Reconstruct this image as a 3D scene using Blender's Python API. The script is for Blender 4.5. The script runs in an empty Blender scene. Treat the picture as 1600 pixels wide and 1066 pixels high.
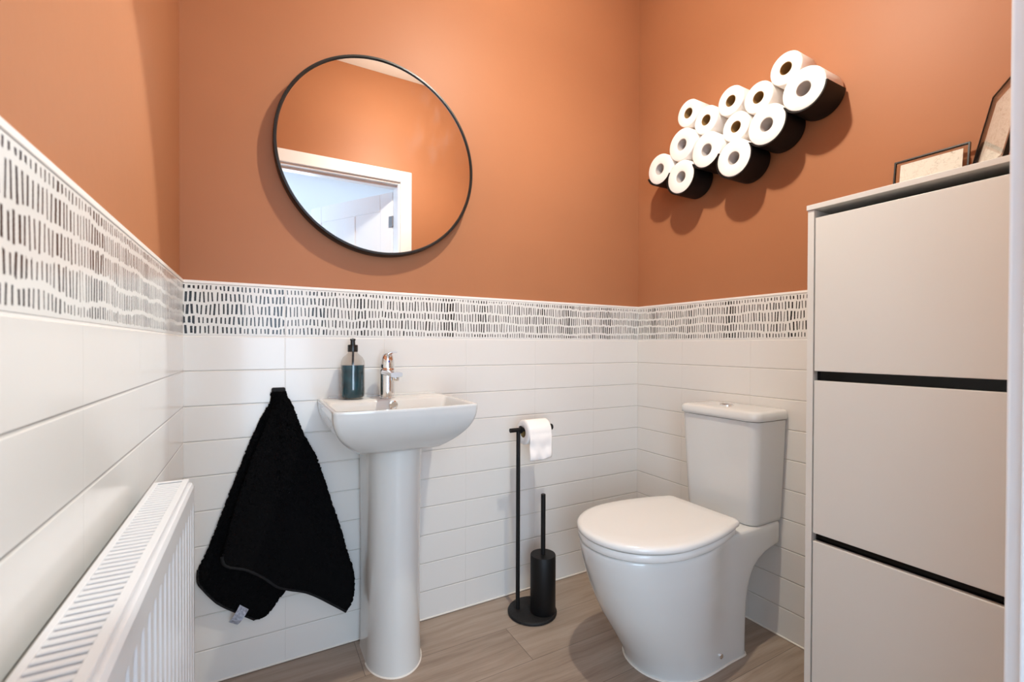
import bpy, bmesh, math, random
from mathutils import Vector, Matrix
random.seed(7)
C = bpy.context.scene.collection
sc = bpy.context.scene
PI = math.pi

# ------------------------------------------------------------------ camera, world, light, exposure
W = 1.7184            # left wall x = -W, back wall y = 0, right wall x = 0
YD = -1.389           # front wall (with the door opening)
ZC = 2.67
cam_d = bpy.data.cameras.new('camera'); cam = bpy.data.objects.new('camera', cam_d); C.objects.link(cam)
sc.camera = cam
yaw, pitch, roll, fpx = 0.5089, -0.0077, 0.0036, 714.19
F = Vector((math.sin(yaw)*math.cos(pitch), math.cos(yaw)*math.cos(pitch), math.sin(pitch)))
Rt = Vector((math.cos(yaw), -math.sin(yaw), 0)); Up = Rt.cross(F)
R = Rt*math.cos(roll) + Up*math.sin(roll); U = -Rt*math.sin(roll) + Up*math.cos(roll)
m = Matrix((R, U, -F)).transposed().to_4x4(); m.translation = Vector((-1.5383, -1.5628, 0.975))
cam.matrix_world = m
cam_d.sensor_width = 36; cam_d.lens = fpx*36/1600; cam_d.shift_y = 13.24/1600; cam_d.clip_start = 0.01
cam_d.dof.use_dof = True; cam_d.dof.focus_distance = 1.75; cam_d.dof.aperture_fstop = 5.6

world = bpy.data.worlds.new('world'); sc.world = world; world.use_nodes = True
world.node_tree.nodes['Background'].inputs[0].default_value = (0.72, 0.86, 1.0, 1)
world.node_tree.nodes['Background'].inputs[1].default_value = 1.0
sc.view_settings.view_transform = 'Standard'; sc.view_settings.look = 'None'
sc.view_settings.gamma = 1; sc.view_settings.use_curve_mapping = False
sc.view_settings.exposure = 0.22
sc.cycles.max_bounces = 12; sc.cycles.diffuse_bounces = 8; sc.cycles.glossy_bounces = 6; sc.cycles.transmission_bounces = 10
sc.cycles.caustics_reflective = False; sc.cycles.caustics_refractive = False
sc.cycles.sample_clamp_indirect = 6
sc.cycles.use_denoising = True

def light(name, kind, loc, energy, color, target=None, **kw):
    d = bpy.data.lights.new(name, kind); d.energy = energy; d.color = color
    for k, v in kw.items(): setattr(d, k, v)
    o = bpy.data.objects.new(name, d); C.objects.link(o); o.location = loc
    if target is not None:
        o.rotation_euler = (Vector(target)-Vector(loc)).to_track_quat('-Z', 'Y').to_euler()
    return o
BULB = Vector((-0.79, -0.76, 2.37))
LAMP_E = 790
light('lamp_head_light', 'SPOT', BULB-Vector((0, 0, .031)), 42, (1.0, 0.935, 0.80), target=BULB-Vector((0, 0, 1)),
      spot_size=math.radians(168), spot_blend=0.75, shadow_soft_size=0.022)
ADDED_HEAD = Vector((-0.45, -0.80, 2.45)); AIM = Vector((-W, -0.712, 1.15))  # added spot, stands in for lamplight the mirror throws on the left wall
light('added_patch_light', 'SPOT', ADDED_HEAD, 84, (0.86, 0.97, 1.0), target=AIM,
      spot_size=math.radians(27.5), spot_blend=0.24, shadow_soft_size=0.02)
light('hall_daylight', 'AREA', (-1.6, -3.36, 1.15), 112, (0.60, 0.79, 1.0), target=(-1.6, -1.4, 1.15),
      shape='RECTANGLE', size=2.3, size_y=2.0)

# ------------------------------------------------------------------ materials
def mat(name, col, rough=0.5, metal=0.0, spec=0.5, trans=0.0, ior=1.45, coat=0.0, bump=None, emit=None, var=None, rvar=None):
    m = bpy.data.materials.new(name); m.use_nodes = True
    nt = m.node_tree; p = nt.nodes['Principled BSDF']
    p.inputs['Base Color'].default_value = (*col, 1); p.inputs['Roughness'].default_value = rough
    p.inputs['Metallic'].default_value = metal; p.inputs['Specular IOR Level'].default_value = spec
    p.inputs['Transmission Weight'].default_value = trans; p.inputs['IOR'].default_value = ior
    p.inputs['Coat Weight'].default_value = coat; p.inputs['Coat Roughness'].default_value = 0.05
    tc = None
    def noise(scale, detail=3.0, rough_=0.5):
        nonlocal tc
        if tc is None: tc = nt.nodes.new('ShaderNodeTexCoord')
        n = nt.nodes.new('ShaderNodeTexNoise'); n.inputs['Scale'].default_value = scale
        n.inputs['Detail'].default_value = detail; n.inputs['Roughness'].default_value = rough_
        nt.links.new(tc.outputs['Object'], n.inputs['Vector']); return n
    if bump:
        n = noise(bump[0], bump[2] if len(bump) > 2 else 3)
        b = nt.nodes.new('ShaderNodeBump'); b.inputs['Strength'].default_value = bump[1]; b.inputs['Distance'].default_value = 0.002
        nt.links.new(n.outputs['Fac'], b.inputs['Height']); nt.links.new(b.outputs['Normal'], p.inputs['Normal'])
    if var:   # (scale, amount)
        n = noise(var[0], 4)
        r = nt.nodes.new('ShaderNodeValToRGB'); a = var[1]
        r.color_ramp.elements[0].position = .3; r.color_ramp.elements[1].position = .7
        r.color_ramp.elements[0].color = (*[c*(1-a) for c in col], 1); r.color_ramp.elements[1].color = (*[min(1, c*(1+a)) for c in col], 1)
        nt.links.new(n.outputs['Fac'], r.inputs['Fac']); nt.links.new(r.outputs['Color'], p.inputs['Base Color'])
    if rvar:
        n = noise(rvar[0], 3); mp = nt.nodes.new('ShaderNodeMapRange')
        mp.inputs['From Min'].default_value = .3; mp.inputs['From Max'].default_value = .7
        mp.inputs['To Min'].default_value = rough; mp.inputs['To Max'].default_value = rvar[1]
        nt.links.new(n.outputs['Fac'], mp.inputs['Value']); nt.links.new(mp.outputs['Result'], p.inputs['Roughness'])
    if emit:
        p.inputs['Emission Color'].default_value = (*emit[0], 1); p.inputs['Emission Strength'].default_value = emit[1]
    return m

class NB:
    """small node-math builder"""
    def __init__(s, m): s.nt = m.node_tree
    def new(s, t): return s.nt.nodes.new(t)
    def lk(s, a, b): s.nt.links.new(a, b)
    def m(s, op, a, b=None, c=None):
        n = s.new('ShaderNodeMath'); n.operation = op
        for i, v in enumerate((a, b, c)):
            if v is None: continue
            if isinstance(v, (int, float)): n.inputs[i].default_value = v
            else: s.lk(v, n.inputs[i])
        return n.outputs[0]
    def wn(s, x, y):
        c = s.new('ShaderNodeCombineXYZ')
        for i, v in enumerate((x, y)):
            if isinstance(v, (int, float)): c.inputs[i].default_value = v
            else: s.lk(v, c.inputs[i])
        n = s.new('ShaderNodeTexWhiteNoise'); n.noise_dimensions = '2D'; s.lk(c.outputs[0], n.inputs['Vector']); return n.outputs['Value']
    def n1(s, x, w, scale, detail=1.0):
        c = s.new('ShaderNodeCombineXYZ'); s.lk(x, c.inputs[0]); c.inputs[1].default_value = w
        n = s.new('ShaderNodeTexNoise'); n.noise_dimensions = '2D'; n.inputs['Scale'].default_value = scale
        n.inputs['Detail'].default_value = detail; s.lk(c.outputs[0], n.inputs['Vector']); return n.outputs['Fac']

M = {}
M['terracotta'] = mat('terracotta_paint', (0.375, 0.154, 0.071), 0.5, bump=(60, 0.10, 4), var=(2.5, 0.03), spec=.3)
M['ceiling'] = mat('ceiling_paint', (0.80, 0.77, 0.72), 0.8, bump=(80, 0.05))
M['hallpaint'] = mat('hall_paint', (0.80, 0.82, 0.84), 0.7, bump=(70, 0.05))
M['gloss'] = mat('white_gloss_woodwork', (0.78, 0.785, 0.80), 0.25, bump=(40, 0.03))
M['trim'] = mat('white_tile_trim', (0.80, 0.77, 0.73), 0.35, bump=(40, 0.02))
M['ceramic'] = mat('white_vitreous_china', (0.63, 0.63, 0.61), 0.09, coat=0.4, bump=(6, 0.01))
M['seat'] = mat('white_seat_plastic', (0.72, 0.715, 0.69), 0.16, bump=(6, 0.01))
M['chrome'] = mat('chrome', (0.86, 0.86, 0.87), 0.06, metal=1, bump=(20, 0.01))
M['black'] = mat('matt_black_metal', (0.0055, 0.005, 0.005), 0.5, spec=.3, bump=(300, 0.06))
M['blackframe'] = mat('black_mirror_frame', (0.010, 0.009, 0.008), 0.35, spec=.4, bump=(120, 0.03))
M['slate'] = mat('black_base_finish', (0.010, 0.009, 0.009), 0.55, spec=.3, var=(160, 0.5), bump=(260, 0.3))
M['towel'] = mat('black_terry', (0.0045, 0.0045, 0.005), 1.0, spec=0.08, bump=(900, 1.0, 2))
M['hem'] = mat('black_woven_hem', (0.012, 0.012, 0.013), .85, spec=.2, bump=(600, .5))
M['tag'] = mat('grey_satin_tag', (0.32, 0.34, 0.40), 0.5, var=(160, 0.45))
M['paper'] = mat('toilet_paper', (0.86, 0.83, 0.80), 0.95, spec=.1, bump=(400, 0.35))
M['kraft'] = mat('brown_cardboard', (0.33, 0.20, 0.075), 0.9, spec=.1, bump=(200, .2))
M['pale_core'] = mat('grey_cardboard', (0.55, 0.50, 0.47), 0.9, spec=.1, bump=(200, .2))
M['cab'] = mat('white_cabinet_foil', (0.72, 0.715, 0.68), 0.38, bump=(50, 0.02))
M['cabblack'] = mat('black_high_gloss', (0.003, 0.003, 0.003), 0.05, spec=.25, rvar=(5, .08))
M['cabdark'] = mat('cabinet_inside', (0.015, 0.013, 0.012), 0.7, bump=(50, 0.02))
M['rad'] = mat('white_radiator_enamel', (0.61, 0.61, 0.62), 0.28, bump=(60, 0.02))
def thin_glass(name, tint, refl=0.09):
    m = bpy.data.materials.new(name); m.use_nodes = True; nt = m.node_tree; nt.nodes.remove(nt.nodes['Principled BSDF'])
    t = nt.nodes.new('ShaderNodeBsdfTransparent'); t.inputs[0].default_value = (*tint, 1)
    g = nt.nodes.new('ShaderNodeBsdfGlossy'); g.inputs['Roughness'].default_value = .02
    lw = nt.nodes.new('ShaderNodeLayerWeight'); lw.inputs['Blend'].default_value = .5
    pw = nt.nodes.new('ShaderNodeMath'); pw.operation = 'POWER'; pw.inputs[1].default_value = 5; nt.links.new(lw.outputs['Facing'], pw.inputs[0])
    fr = nt.nodes.new('ShaderNodeMath'); fr.operation = 'MULTIPLY_ADD'; fr.inputs[1].default_value = .8; fr.inputs[2].default_value = .035; nt.links.new(pw.outputs[0], fr.inputs[0])
    mx = nt.nodes.new('ShaderNodeMixShader'); nt.links.new(fr.outputs[0], mx.inputs[0]); nt.links.new(t.outputs[0], mx.inputs[1]); nt.links.new(g.outputs[0], mx.inputs[2])
    nt.links.new(mx.outputs[0], nt.nodes['Material Output'].inputs[0]); return m
M['glass'] = thin_glass('clear_pane', (.985, .985, .98))
M['botglass'] = thin_glass('bottle_glass', (.90, .88, .86))
M['soap'] = mat('teal_soap', (0.0015, 0.045, 0.068), 0.07, coat=.5, var=(30, .45))
M['pump'] = mat('black_pump_plastic', (0.012, 0.011, 0.011), 0.22, bump=(90, .02))
M['print'] = mat('off_white_print', (0.72, 0.64, 0.52), 0.8)
M['hinge'] = mat('dark_hinge_steel', (0.22, 0.21, 0.21), 0.35, metal=1, bump=(90, .05))
M['bulb'] = mat('glowing_bulb', (1, 1, 1), 0.5, emit=((1.0, 0.935, 0.80), LAMP_E))
M['rubber'] = mat('grey_waste', (0.25, 0.24, 0.23), 0.3, metal=1, bump=(60, .02))
M['silicone'] = mat('white_sealant', (0.72, 0.68, 0.62), 0.5, bump=(150, .3))

def mirror_mat():
    m = mat('mirror_silvering', (0.93, 0.93, 0.925), 0.0, metal=1)
    nb = NB(m); p = m.node_tree.nodes['Principled BSDF']
    tc = nb.new('ShaderNodeTexCoord'); mp = nb.new('ShaderNodeMapping'); nb.lk(tc.outputs['Object'], mp.inputs[0])
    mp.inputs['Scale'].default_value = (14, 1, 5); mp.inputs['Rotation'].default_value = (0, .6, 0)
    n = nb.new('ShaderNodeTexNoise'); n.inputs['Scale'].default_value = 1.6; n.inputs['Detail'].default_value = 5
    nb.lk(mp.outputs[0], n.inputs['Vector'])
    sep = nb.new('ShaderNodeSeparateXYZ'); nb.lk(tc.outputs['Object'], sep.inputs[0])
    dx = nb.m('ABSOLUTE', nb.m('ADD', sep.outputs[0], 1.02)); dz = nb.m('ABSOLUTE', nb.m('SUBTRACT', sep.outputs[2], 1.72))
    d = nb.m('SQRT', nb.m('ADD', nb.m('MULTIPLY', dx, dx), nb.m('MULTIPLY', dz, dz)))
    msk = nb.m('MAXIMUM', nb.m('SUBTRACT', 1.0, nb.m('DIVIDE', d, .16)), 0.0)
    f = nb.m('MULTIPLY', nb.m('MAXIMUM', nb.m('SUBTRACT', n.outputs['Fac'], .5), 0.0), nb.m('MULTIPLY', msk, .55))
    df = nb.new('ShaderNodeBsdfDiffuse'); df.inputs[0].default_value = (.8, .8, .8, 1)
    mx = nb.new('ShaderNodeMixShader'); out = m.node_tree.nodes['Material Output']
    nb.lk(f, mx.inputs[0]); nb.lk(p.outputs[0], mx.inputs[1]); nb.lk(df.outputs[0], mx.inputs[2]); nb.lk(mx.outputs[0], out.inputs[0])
    return m
M['mirror'] = mirror_mat()

def coord(nb, axis):
    tc = nb.new('ShaderNodeTexCoord'); s = nb.new('ShaderNodeSeparateXYZ'); nb.lk(tc.outputs['Object'], s.inputs[0])
    return s.outputs['XYZ'.index(axis)], s.outputs[2], tc

def tile_mat(name, axis, off, h0=0.0, ph=0.1):
    m = mat(name, (0.74, 0.70, 0.665), 0.2, coat=.15)
    nb = NB(m); p = m.node_tree.nodes['Principled BSDF']
    u, z, tc = coord(nb, axis)
    def dist(v, o, per):
        t = nb.m('DIVIDE', nb.m('SUBTRACT', v, o), per)
        f = nb.m('SUBTRACT', t, nb.m('ROUND', t))
        return nb.m('MULTIPLY', nb.m('ABSOLUTE', f), per)
    dh = dist(z, 0.0, 0.1); du = dist(u, off, 0.3007)
    def sm(d, w):
        n = nb.new('ShaderNodeMapRange'); n.interpolation_type = 'SMOOTHSTEP'
        nb.lk(d, n.inputs['Value']); n.inputs['From Min'].default_value = w*.25; n.inputs['From Max'].default_value = w
        return n.outputs['Result']
    hh = sm(dh, .0030); hu = sm(du, .0016)
    h = nb.m('MINIMUM', hh, nb.m('ADD', nb.m('MULTIPLY', hu, .35), .65))
    n = nb.new('ShaderNodeTexNoise'); n.inputs['Scale'].default_value = 9; nb.lk(tc.outputs['Object'], n.inputs['Vector'])
    hb = nb.m('ADD', h, nb.m('MULTIPLY', n.outputs['Fac'], .12))
    b = nb.new('ShaderNodeBump'); b.inputs['Strength'].default_value = .9; b.inputs['Distance'].default_value = .0016
    nb.lk(hb, b.inputs['Height']); nb.lk(b.outputs[0], p.inputs['Normal'])
    mx = nb.new('ShaderNodeMix'); mx.data_type = 'RGBA'; nb.lk(h, mx.inputs['Factor'])
    mx.inputs['A'].default_value = (.64, .62, .575, 1); mx.inputs['B'].default_value = (0.695, 0.675, 0.642, 1)
    nb.lk(mx.outputs['Result'], p.inputs['Base Color'])
    return m

def border_mat(name, axis, off, blur=0.0):
    m = mat(name, (0.8, 0.77, 0.74), 0.22, spec=.4)
    nb = NB(m); p = m.node_tree.nodes['Principled BSDF']
    u, z, tc = coord(nb, axis)
    v = nb.m('DIVIDE', nb.m('SUBTRACT', z, 1.004), 0.144)
    us = nb.m('DIVIDE', u, 0.0108)
    tall = nb.m('FLOOR', us)
    # wavy row boundaries
    bs = []
    for i, (b0, a) in enumerate(((.165, .12), (.40, .14), (.635, .12), (.875, .09))):
        n = nb.n1(u, 3.7*i+off, 7.0, 1.0)
        n2 = nb.n1(u, 1.3*i+off+9, 2.2, 1.0)
        bb = nb.m('ADD', b0, nb.m('ADD', nb.m('MULTIPLY', nb.m('SUBTRACT', n, .5), a), nb.m('MULTIPLY', nb.m('SUBTRACT', n2, .5), .08)))
        jit = nb.m('MULTIPLY', nb.m('SUBTRACT', nb.wn(tall, 11+i), .5), .022)
        bs.append(nb.m('ADD', bb, jit))
    row = nb.m('GREATER_THAN', v, bs[0])
    dmin = nb.m('ABSOLUTE', nb.m('SUBTRACT', v, bs[0]))
    for b in bs[1:]:
        row = nb.m('ADD', row, nb.m('GREATER_THAN', v, b)); dmin = nb.m('MINIMUM', dmin, nb.m('ABSOLUTE', nb.m('SUBTRACT', v, b)))
    dmin = nb.m('MINIMUM', dmin, nb.m('MINIMUM', nb.m('SUBTRACT', v, 0.0), nb.m('SUBTRACT', 1.0, v)))
    # per row horizontal shift and wobble
    uw = nb.m('ADD', us, nb.m('ADD', nb.m('MULTIPLY', row, .37), nb.m('MULTIPLY', nb.m('SUBTRACT', nb.n1(u, 5.5+off, 30.0), .5), .6)))
    cell = nb.m('FLOOR', uw); fx = nb.m('SUBTRACT', nb.m('SUBTRACT', uw, cell), .5)
    r1 = nb.wn(cell, nb.m('ADD', row, .5)); r2 = nb.wn(cell, nb.m('ADD', row, 17.5)); r3 = nb.wn(cell, nb.m('ADD', row, 31.5))
    tilt = nb.m('MULTIPLY', nb.m('SUBTRACT', r1, .5), nb.m('MULTIPLY', nb.m('SUBTRACT', v, nb.m('MULTIPLY', nb.m('ADD', row, .5), .2)), 1.9))
    edge = nb.new('ShaderNodeTexNoise'); edge.inputs['Scale'].default_value = 500; edge.inputs['Detail'].default_value = 2
    nb.lk(tc.outputs['Object'], edge.inputs['Vector'])
    x = nb.m('ABSOLUTE', nb.m('ADD', nb.m('SUBTRACT', fx, nb.m('MULTIPLY', nb.m('SUBTRACT', r2, .5), .22)), tilt))
    cl = nb.n1(u, 21+off, 16.0, 2.0)
    th = nb.m('ADD', nb.m('MULTIPLY', r3, .06), nb.m('ADD', .118, nb.m('MULTIPLY', nb.m('MAXIMUM', nb.m('SUBTRACT', cl, .45), 0.0), .45)))
    th = nb.m('ADD', th, nb.m('MULTIPLY', nb.m('SUBTRACT', edge.outputs['Fac'], .5), .14))
    gap = nb.m('ADD', .018, nb.m('MULTIPLY', r2, .016))
    def sm(d, a, b_):
        n = nb.new('ShaderNodeMapRange'); n.interpolation_type = 'SMOOTHSTEP'
        nb.lk(d, n.inputs['Value']); n.inputs['From Min'].default_value = a; n.inputs['From Max'].default_value = b_
        return n.outputs['Result']
    mask = nb.m('MULTIPLY', sm(nb.m('SUBTRACT', th, x), -.02, .03), sm(nb.m('SUBTRACT', dmin, gap), -.004, .006))
    dark = nb.m('SUBTRACT', 1.0, nb.m('MULTIPLY', sm(edge.outputs['Fac'], .6, .8), .35))
    mask = nb.m('MULTIPLY', mask, dark)
    # tile joint
    t = nb.m('DIVIDE', nb.m('SUBTRACT', u, off), .3007); jd = nb.m('MULTIPLY', nb.m('ABSOLUTE', nb.m('SUBTRACT', t, nb.m('ROUND', t))), .3007)
    jm = sm(jd, .0006, .0018); mask = nb.m('MULTIPLY', mask, jm)
    mx = nb.new('ShaderNodeMix'); mx.data_type = 'RGBA'; nb.lk(mask, mx.inputs['Factor'])
    mx.inputs['A'].default_value = (0.70, 0.69, 0.66, 1); mx.inputs['B'].default_value = (0.012, 0.010, 0.010, 1)
    nb.lk(mx.outputs['Result'], p.inputs['Base Color'])
    b = nb.new('ShaderNodeBump'); b.inputs['Strength'].default_value = .6; b.inputs['Distance'].default_value = .001
    nb.lk(jm, b.inputs['Height']); nb.lk(b.outputs[0], p.inputs['Normal'])
    return m

def floor_mat():
    m = mat('grey_oak_planks', (0.3, 0.22, 0.16), 0.38)
    nb = NB(m); p = m.node_tree.nodes['Principled BSDF']
    tc = nb.new('ShaderNodeTexCoord'); s = nb.new('ShaderNodeSeparateXYZ'); nb.lk(tc.outputs['Object'], s.inputs[0])
    x, y = s.outputs[0], s.outputs[1]
    r = nb.m('DIVIDE', nb.m('ADD', y, .363), .178); row = nb.m('FLOOR', r)
    off = nb.m('MULTIPLY', nb.m('ABSOLUTE', nb.m('SUBTRACT', row, 0.0)), .47)
    c = nb.m('DIVIDE', nb.m('ADD', x, nb.m('ADD', .79, off)), 1.22); col = nb.m('FLOOR', c)
    fr = nb.m('MULTIPLY', nb.m('ABSOLUTE', nb.m('SUBTRACT', r, nb.m('ROUND', r))), .178)
    fc = nb.m('MULTIPLY', nb.m('ABSOLUTE', nb.m('SUBTRACT', c, nb.m('ROUND', c))), 1.22)
    seam = nb.m('MINIMUM', fr, fc)
    rnd = nb.wn(row, col)
    cb = nb.new('ShaderNodeCombineXYZ')
    wob = nb.new('ShaderNodeTexNoise'); wob.inputs['Scale'].default_value = 3.5; wob.inputs['Detail'].default_value = 2; nb.lk(tc.outputs['Object'], wob.inputs['Vector'])
    nb.lk(nb.m('ADD', nb.m('MULTIPLY', x, 2.2), nb.m('MULTIPLY', rnd, 31)), cb.inputs[0])
    nb.lk(nb.m('ADD', nb.m('MULTIPLY', y, 34), nb.m('MULTIPLY', wob.outputs['Fac'], 1.8)), cb.inputs[1]); nb.lk(nb.m('MULTIPLY', rnd, 9), cb.inputs[2])
    n = nb.new('ShaderNodeTexNoise'); n.inputs['Scale'].default_value = 1.0; n.inputs['Detail'].default_value = 7; n.inputs['Roughness'].default_value = .62
    nb.lk(cb.outputs[0], n.inputs['Vector'])
    cb2 = nb.new('ShaderNodeCombineXYZ'); nb.lk(nb.m('MULTIPLY', x, 9), cb2.inputs[0]); nb.lk(nb.m('MULTIPLY', y, 260), cb2.inputs[1])
    n2 = nb.new('ShaderNodeTexNoise'); n2.inputs['Scale'].default_value = 1.0; n2.inputs['Detail'].default_value = 3; nb.lk(cb2.outputs[0], n2.inputs['Vector'])
    f = nb.m('ADD', nb.m('MULTIPLY', n.outputs['Fac'], .8), nb.m('ADD', nb.m('MULTIPLY', n2.outputs['Fac'], .25), nb.m('MULTIPLY', nb.m('SUBTRACT', rnd, .5), .14)))
    rp = nb.new('ShaderNodeValToRGB'); e = rp.color_ramp.elements
    e[0].position = .33; e[0].color = (.205, .148, .112, 1); e[1].position = .72; e[1].color = (.37, .295, .235, 1)
    e2 = rp.color_ramp.elements.new(.5); e2.color = (.285, .218, .168, 1)
    nb.lk(f, rp.inputs['Fac'])
    sm = nb.new('ShaderNodeMapRange'); nb.lk(seam, sm.inputs['Value']); sm.inputs['From Min'].default_value = .0002; sm.inputs['From Max'].default_value = .0012
    mx = nb.new('ShaderNodeMix'); mx.data_type = 'RGBA'; nb.lk(sm.outputs['Result'], mx.inputs['Factor'])
    mx.inputs['A'].default_value = (.10, .07, .05, 1); nb.lk(rp.outputs['Color'], mx.inputs['B']); nb.lk(mx.outputs['Result'], p.inputs['Base Color'])
    b = nb.new('ShaderNodeBump'); b.inputs['Strength'].default_value = .35; b.inputs['Distance'].default_value = .0008
    nb.lk(nb.m('ADD', nb.m('MULTIPLY', n2.outputs['Fac'], .5), sm.outputs['Result']), b.inputs['Height']); nb.lk(b.outputs[0], p.inputs['Normal'])
    return m
M['floor'] = floor_mat()

def print_mat(name, dense, seed):
    m = mat(name, (0.74, 0.67, 0.56), 0.85, spec=.1)
    nb = NB(m); p = m.node_tree.nodes['Principled BSDF']
    tc = nb.new('ShaderNodeTexCoord')
    n = nb.new('ShaderNodeTexVoronoi'); n.inputs['Scale'].default_value = 150; n.feature = 'DISTANCE_TO_EDGE'
    n2 = nb.new('ShaderNodeTexNoise'); n2.inputs['Scale'].default_value = 70; n2.inputs['Detail'].default_value = 4
    for q in (n, n2): nb.lk(tc.outputs['Object'], q.inputs['Vector'])
    f = nb.m('MULTIPLY', nb.m('LESS_THAN', n.outputs[0], .06), nb.m('MULTIPLY', nb.m('GREATER_THAN', n2.outputs['Fac'], .5), dense))
    d = nb.m('GREATER_THAN', n2.outputs['Fac'], .69)
    f = nb.m('MAXIMUM', f, nb.m('MULTIPLY', d, .6))
    mx = nb.new('ShaderNodeMix'); mx.data_type = 'RGBA'; nb.lk(f, mx.inputs['Factor'])
    mx.inputs['A'].default_value = (0.84, 0.80, 0.73, 1); mx.inputs['B'].default_value = (0.30, 0.27, 0.21, 1)
    nb.lk(mx.outputs['Result'], p.inputs['Base Color']); return m

# ------------------------------------------------------------------ mesh helpers
def obj(name, bm, material, parent=None, smooth=None, bevel=None, sub=0, recalc=True):
    if recalc: bmesh.ops.recalc_face_normals(bm, faces=bm.faces)
    me = bpy.data.meshes.new(name); bm.to_mesh(me); bm.free()
    o = bpy.data.objects.new(name, me); C.objects.link(o)
    for mm in (material if isinstance(material, (list, tuple)) else [material]): me.materials.append(mm)
    if smooth is not None:
        me.polygons.foreach_set('use_smooth', [True]*len(me.polygons))
        try:
            me.set_sharp_from_angle(angle=math.radians(smooth))
        except Exception: pass
    if bevel:
        b = o.modifiers.new('bevel', 'BEVEL'); b.width = bevel[0]; b.segments = bevel[1]; b.limit_method = 'ANGLE'; b.angle_limit = math.radians(bevel[2] if len(bevel) > 2 else 40)
    if sub:
        s = o.modifiers.new('sub', 'SUBSURF'); s.levels = sub; s.render_levels = sub
    if parent:
        o.parent = parent; o.matrix_parent_inverse = Matrix.Translation(-parent.location) if parent.rotation_euler == bpy.data.objects[parent.name].rotation_euler and parent.type == 'EMPTY' else parent.matrix_basis.inverted()
    return o
def thing(name, label, cat, loc, group=None):
    o = bpy.data.objects.new(name, None); C.objects.link(o); o.location = loc; o.empty_display_size = .05
    o['label'] = label; o['category'] = cat
    if group: o['group'] = group
    return o
def tag(o, label, cat, group=None):
    o['label'] = label; o['category'] = cat
    if group: o['group'] = group
    return o
def struct(name, bm, material, parent=None, **kw):
    o = obj(name, bm, material, parent, **kw); o['kind'] = 'structure'; return o

def box(bm, x0, x1, y0, y1, z0, z1):
    v = [bm.verts.new(p) for p in ((x0, y0, z0), (x1, y0, z0), (x1, y1, z0), (x0, y1, z0), (x0, y0, z1), (x1, y0, z1), (x1, y1, z1), (x0, y1, z1))]
    for f in ((0, 3, 2, 1), (4, 5, 6, 7), (0, 1, 5, 4), (1, 2, 6, 5), (2, 3, 7, 6), (3, 0, 4, 7)): bm.faces.new([v[i] for i in f])
    return v
def B(*a):
    bm = bmesh.new(); box(bm, *a); return bm
def ring_loft(bm, rings, close=True, cap0=True, cap1=True):
    vr = [[bm.verts.new(p) for p in r] for r in rings]
    n = len(rings[0])
    for a, b in zip(vr, vr[1:]):
        for i in range(n if close else n-1):
            j = (i+1) % n; bm.faces.new((a[i], a[j], b[j], b[i]))
    if cap0: bm.faces.new(list(reversed(vr[0])))
    if cap1: bm.faces.new(vr[-1])
    return vr
def circ(c, r, n, axis='Z', a0=0.0, rx=None):
    out = []
    for i in range(n):
        t = a0+2*PI*i/n; u, v = r*math.cos(t), (rx or r)*math.sin(t)
        if axis == 'Z': out.append((c[0]+u, c[1]+v, c[2]))
        elif axis == 'X': out.append((c[0], c[1]+u, c[2]+v))
        else: out.append((c[0]+u, c[1], c[2]+v))
    return out
def lathe(bm, prof, c, n=48, axis='Z', closed=False):
    """prof: (r, h) along the axis"""
    rings = []
    for r, h in prof:
        cc = list(c); cc['XYZ'.index(axis)] += h
        rings.append(circ(cc, max(r, 1e-5), n, axis))
    if closed:
        rings.append(rings[0])
        vr = ring_loft(bm, rings, cap0=False, cap1=False); bmesh.ops.remove_doubles(bm, verts=bm.verts, dist=1e-6)
    else: ring_loft(bm, rings)
def tube(bm, pts, r, n=12, cap=True):
    pts = [Vector(p) for p in pts]; rings = []
    for i, p in enumerate(pts):
        d = (pts[min(i+1, len(pts)-1)]-pts[max(i-1, 0)]).normalized()
        a = d.cross(Vector((0, 0, 1)) if abs(d.z) < .9 else Vector((1, 0, 0))).normalized(); b = d.cross(a)
        rr = r[i] if isinstance(r, (list, tuple)) else r
        rings.append([p+a*rr*math.cos(2*PI*k/n)+b*rr*math.sin(2*PI*k/n) for k in range(n)])
    ring_loft(bm, rings, cap0=cap, cap1=cap)
def rrect(x0, x1, y0, y1, r, z, n=6):
    """rounded rectangle ring; r = radius or 4 radii for corners (x1,y1),(x0,y1),(x0,y0),(x1,y0)"""
    rs = r if isinstance(r, (list, tuple)) else (r,)*4
    out = []
    for k, (cx, cy, sx, sy) in enumerate(((x1, y1, -1, -1), (x0, y1, 1, -1), (x0, y0, 1, 1), (x1, y0, -1, 1))):
        rr = rs[k]
        for i in range(n+1):
            t = PI/2*k+PI/2*i/n
            out.append((cx+sx*rr+rr*math.cos(t), cy+sy*rr+rr*math.sin(t), z))
    return out

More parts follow.
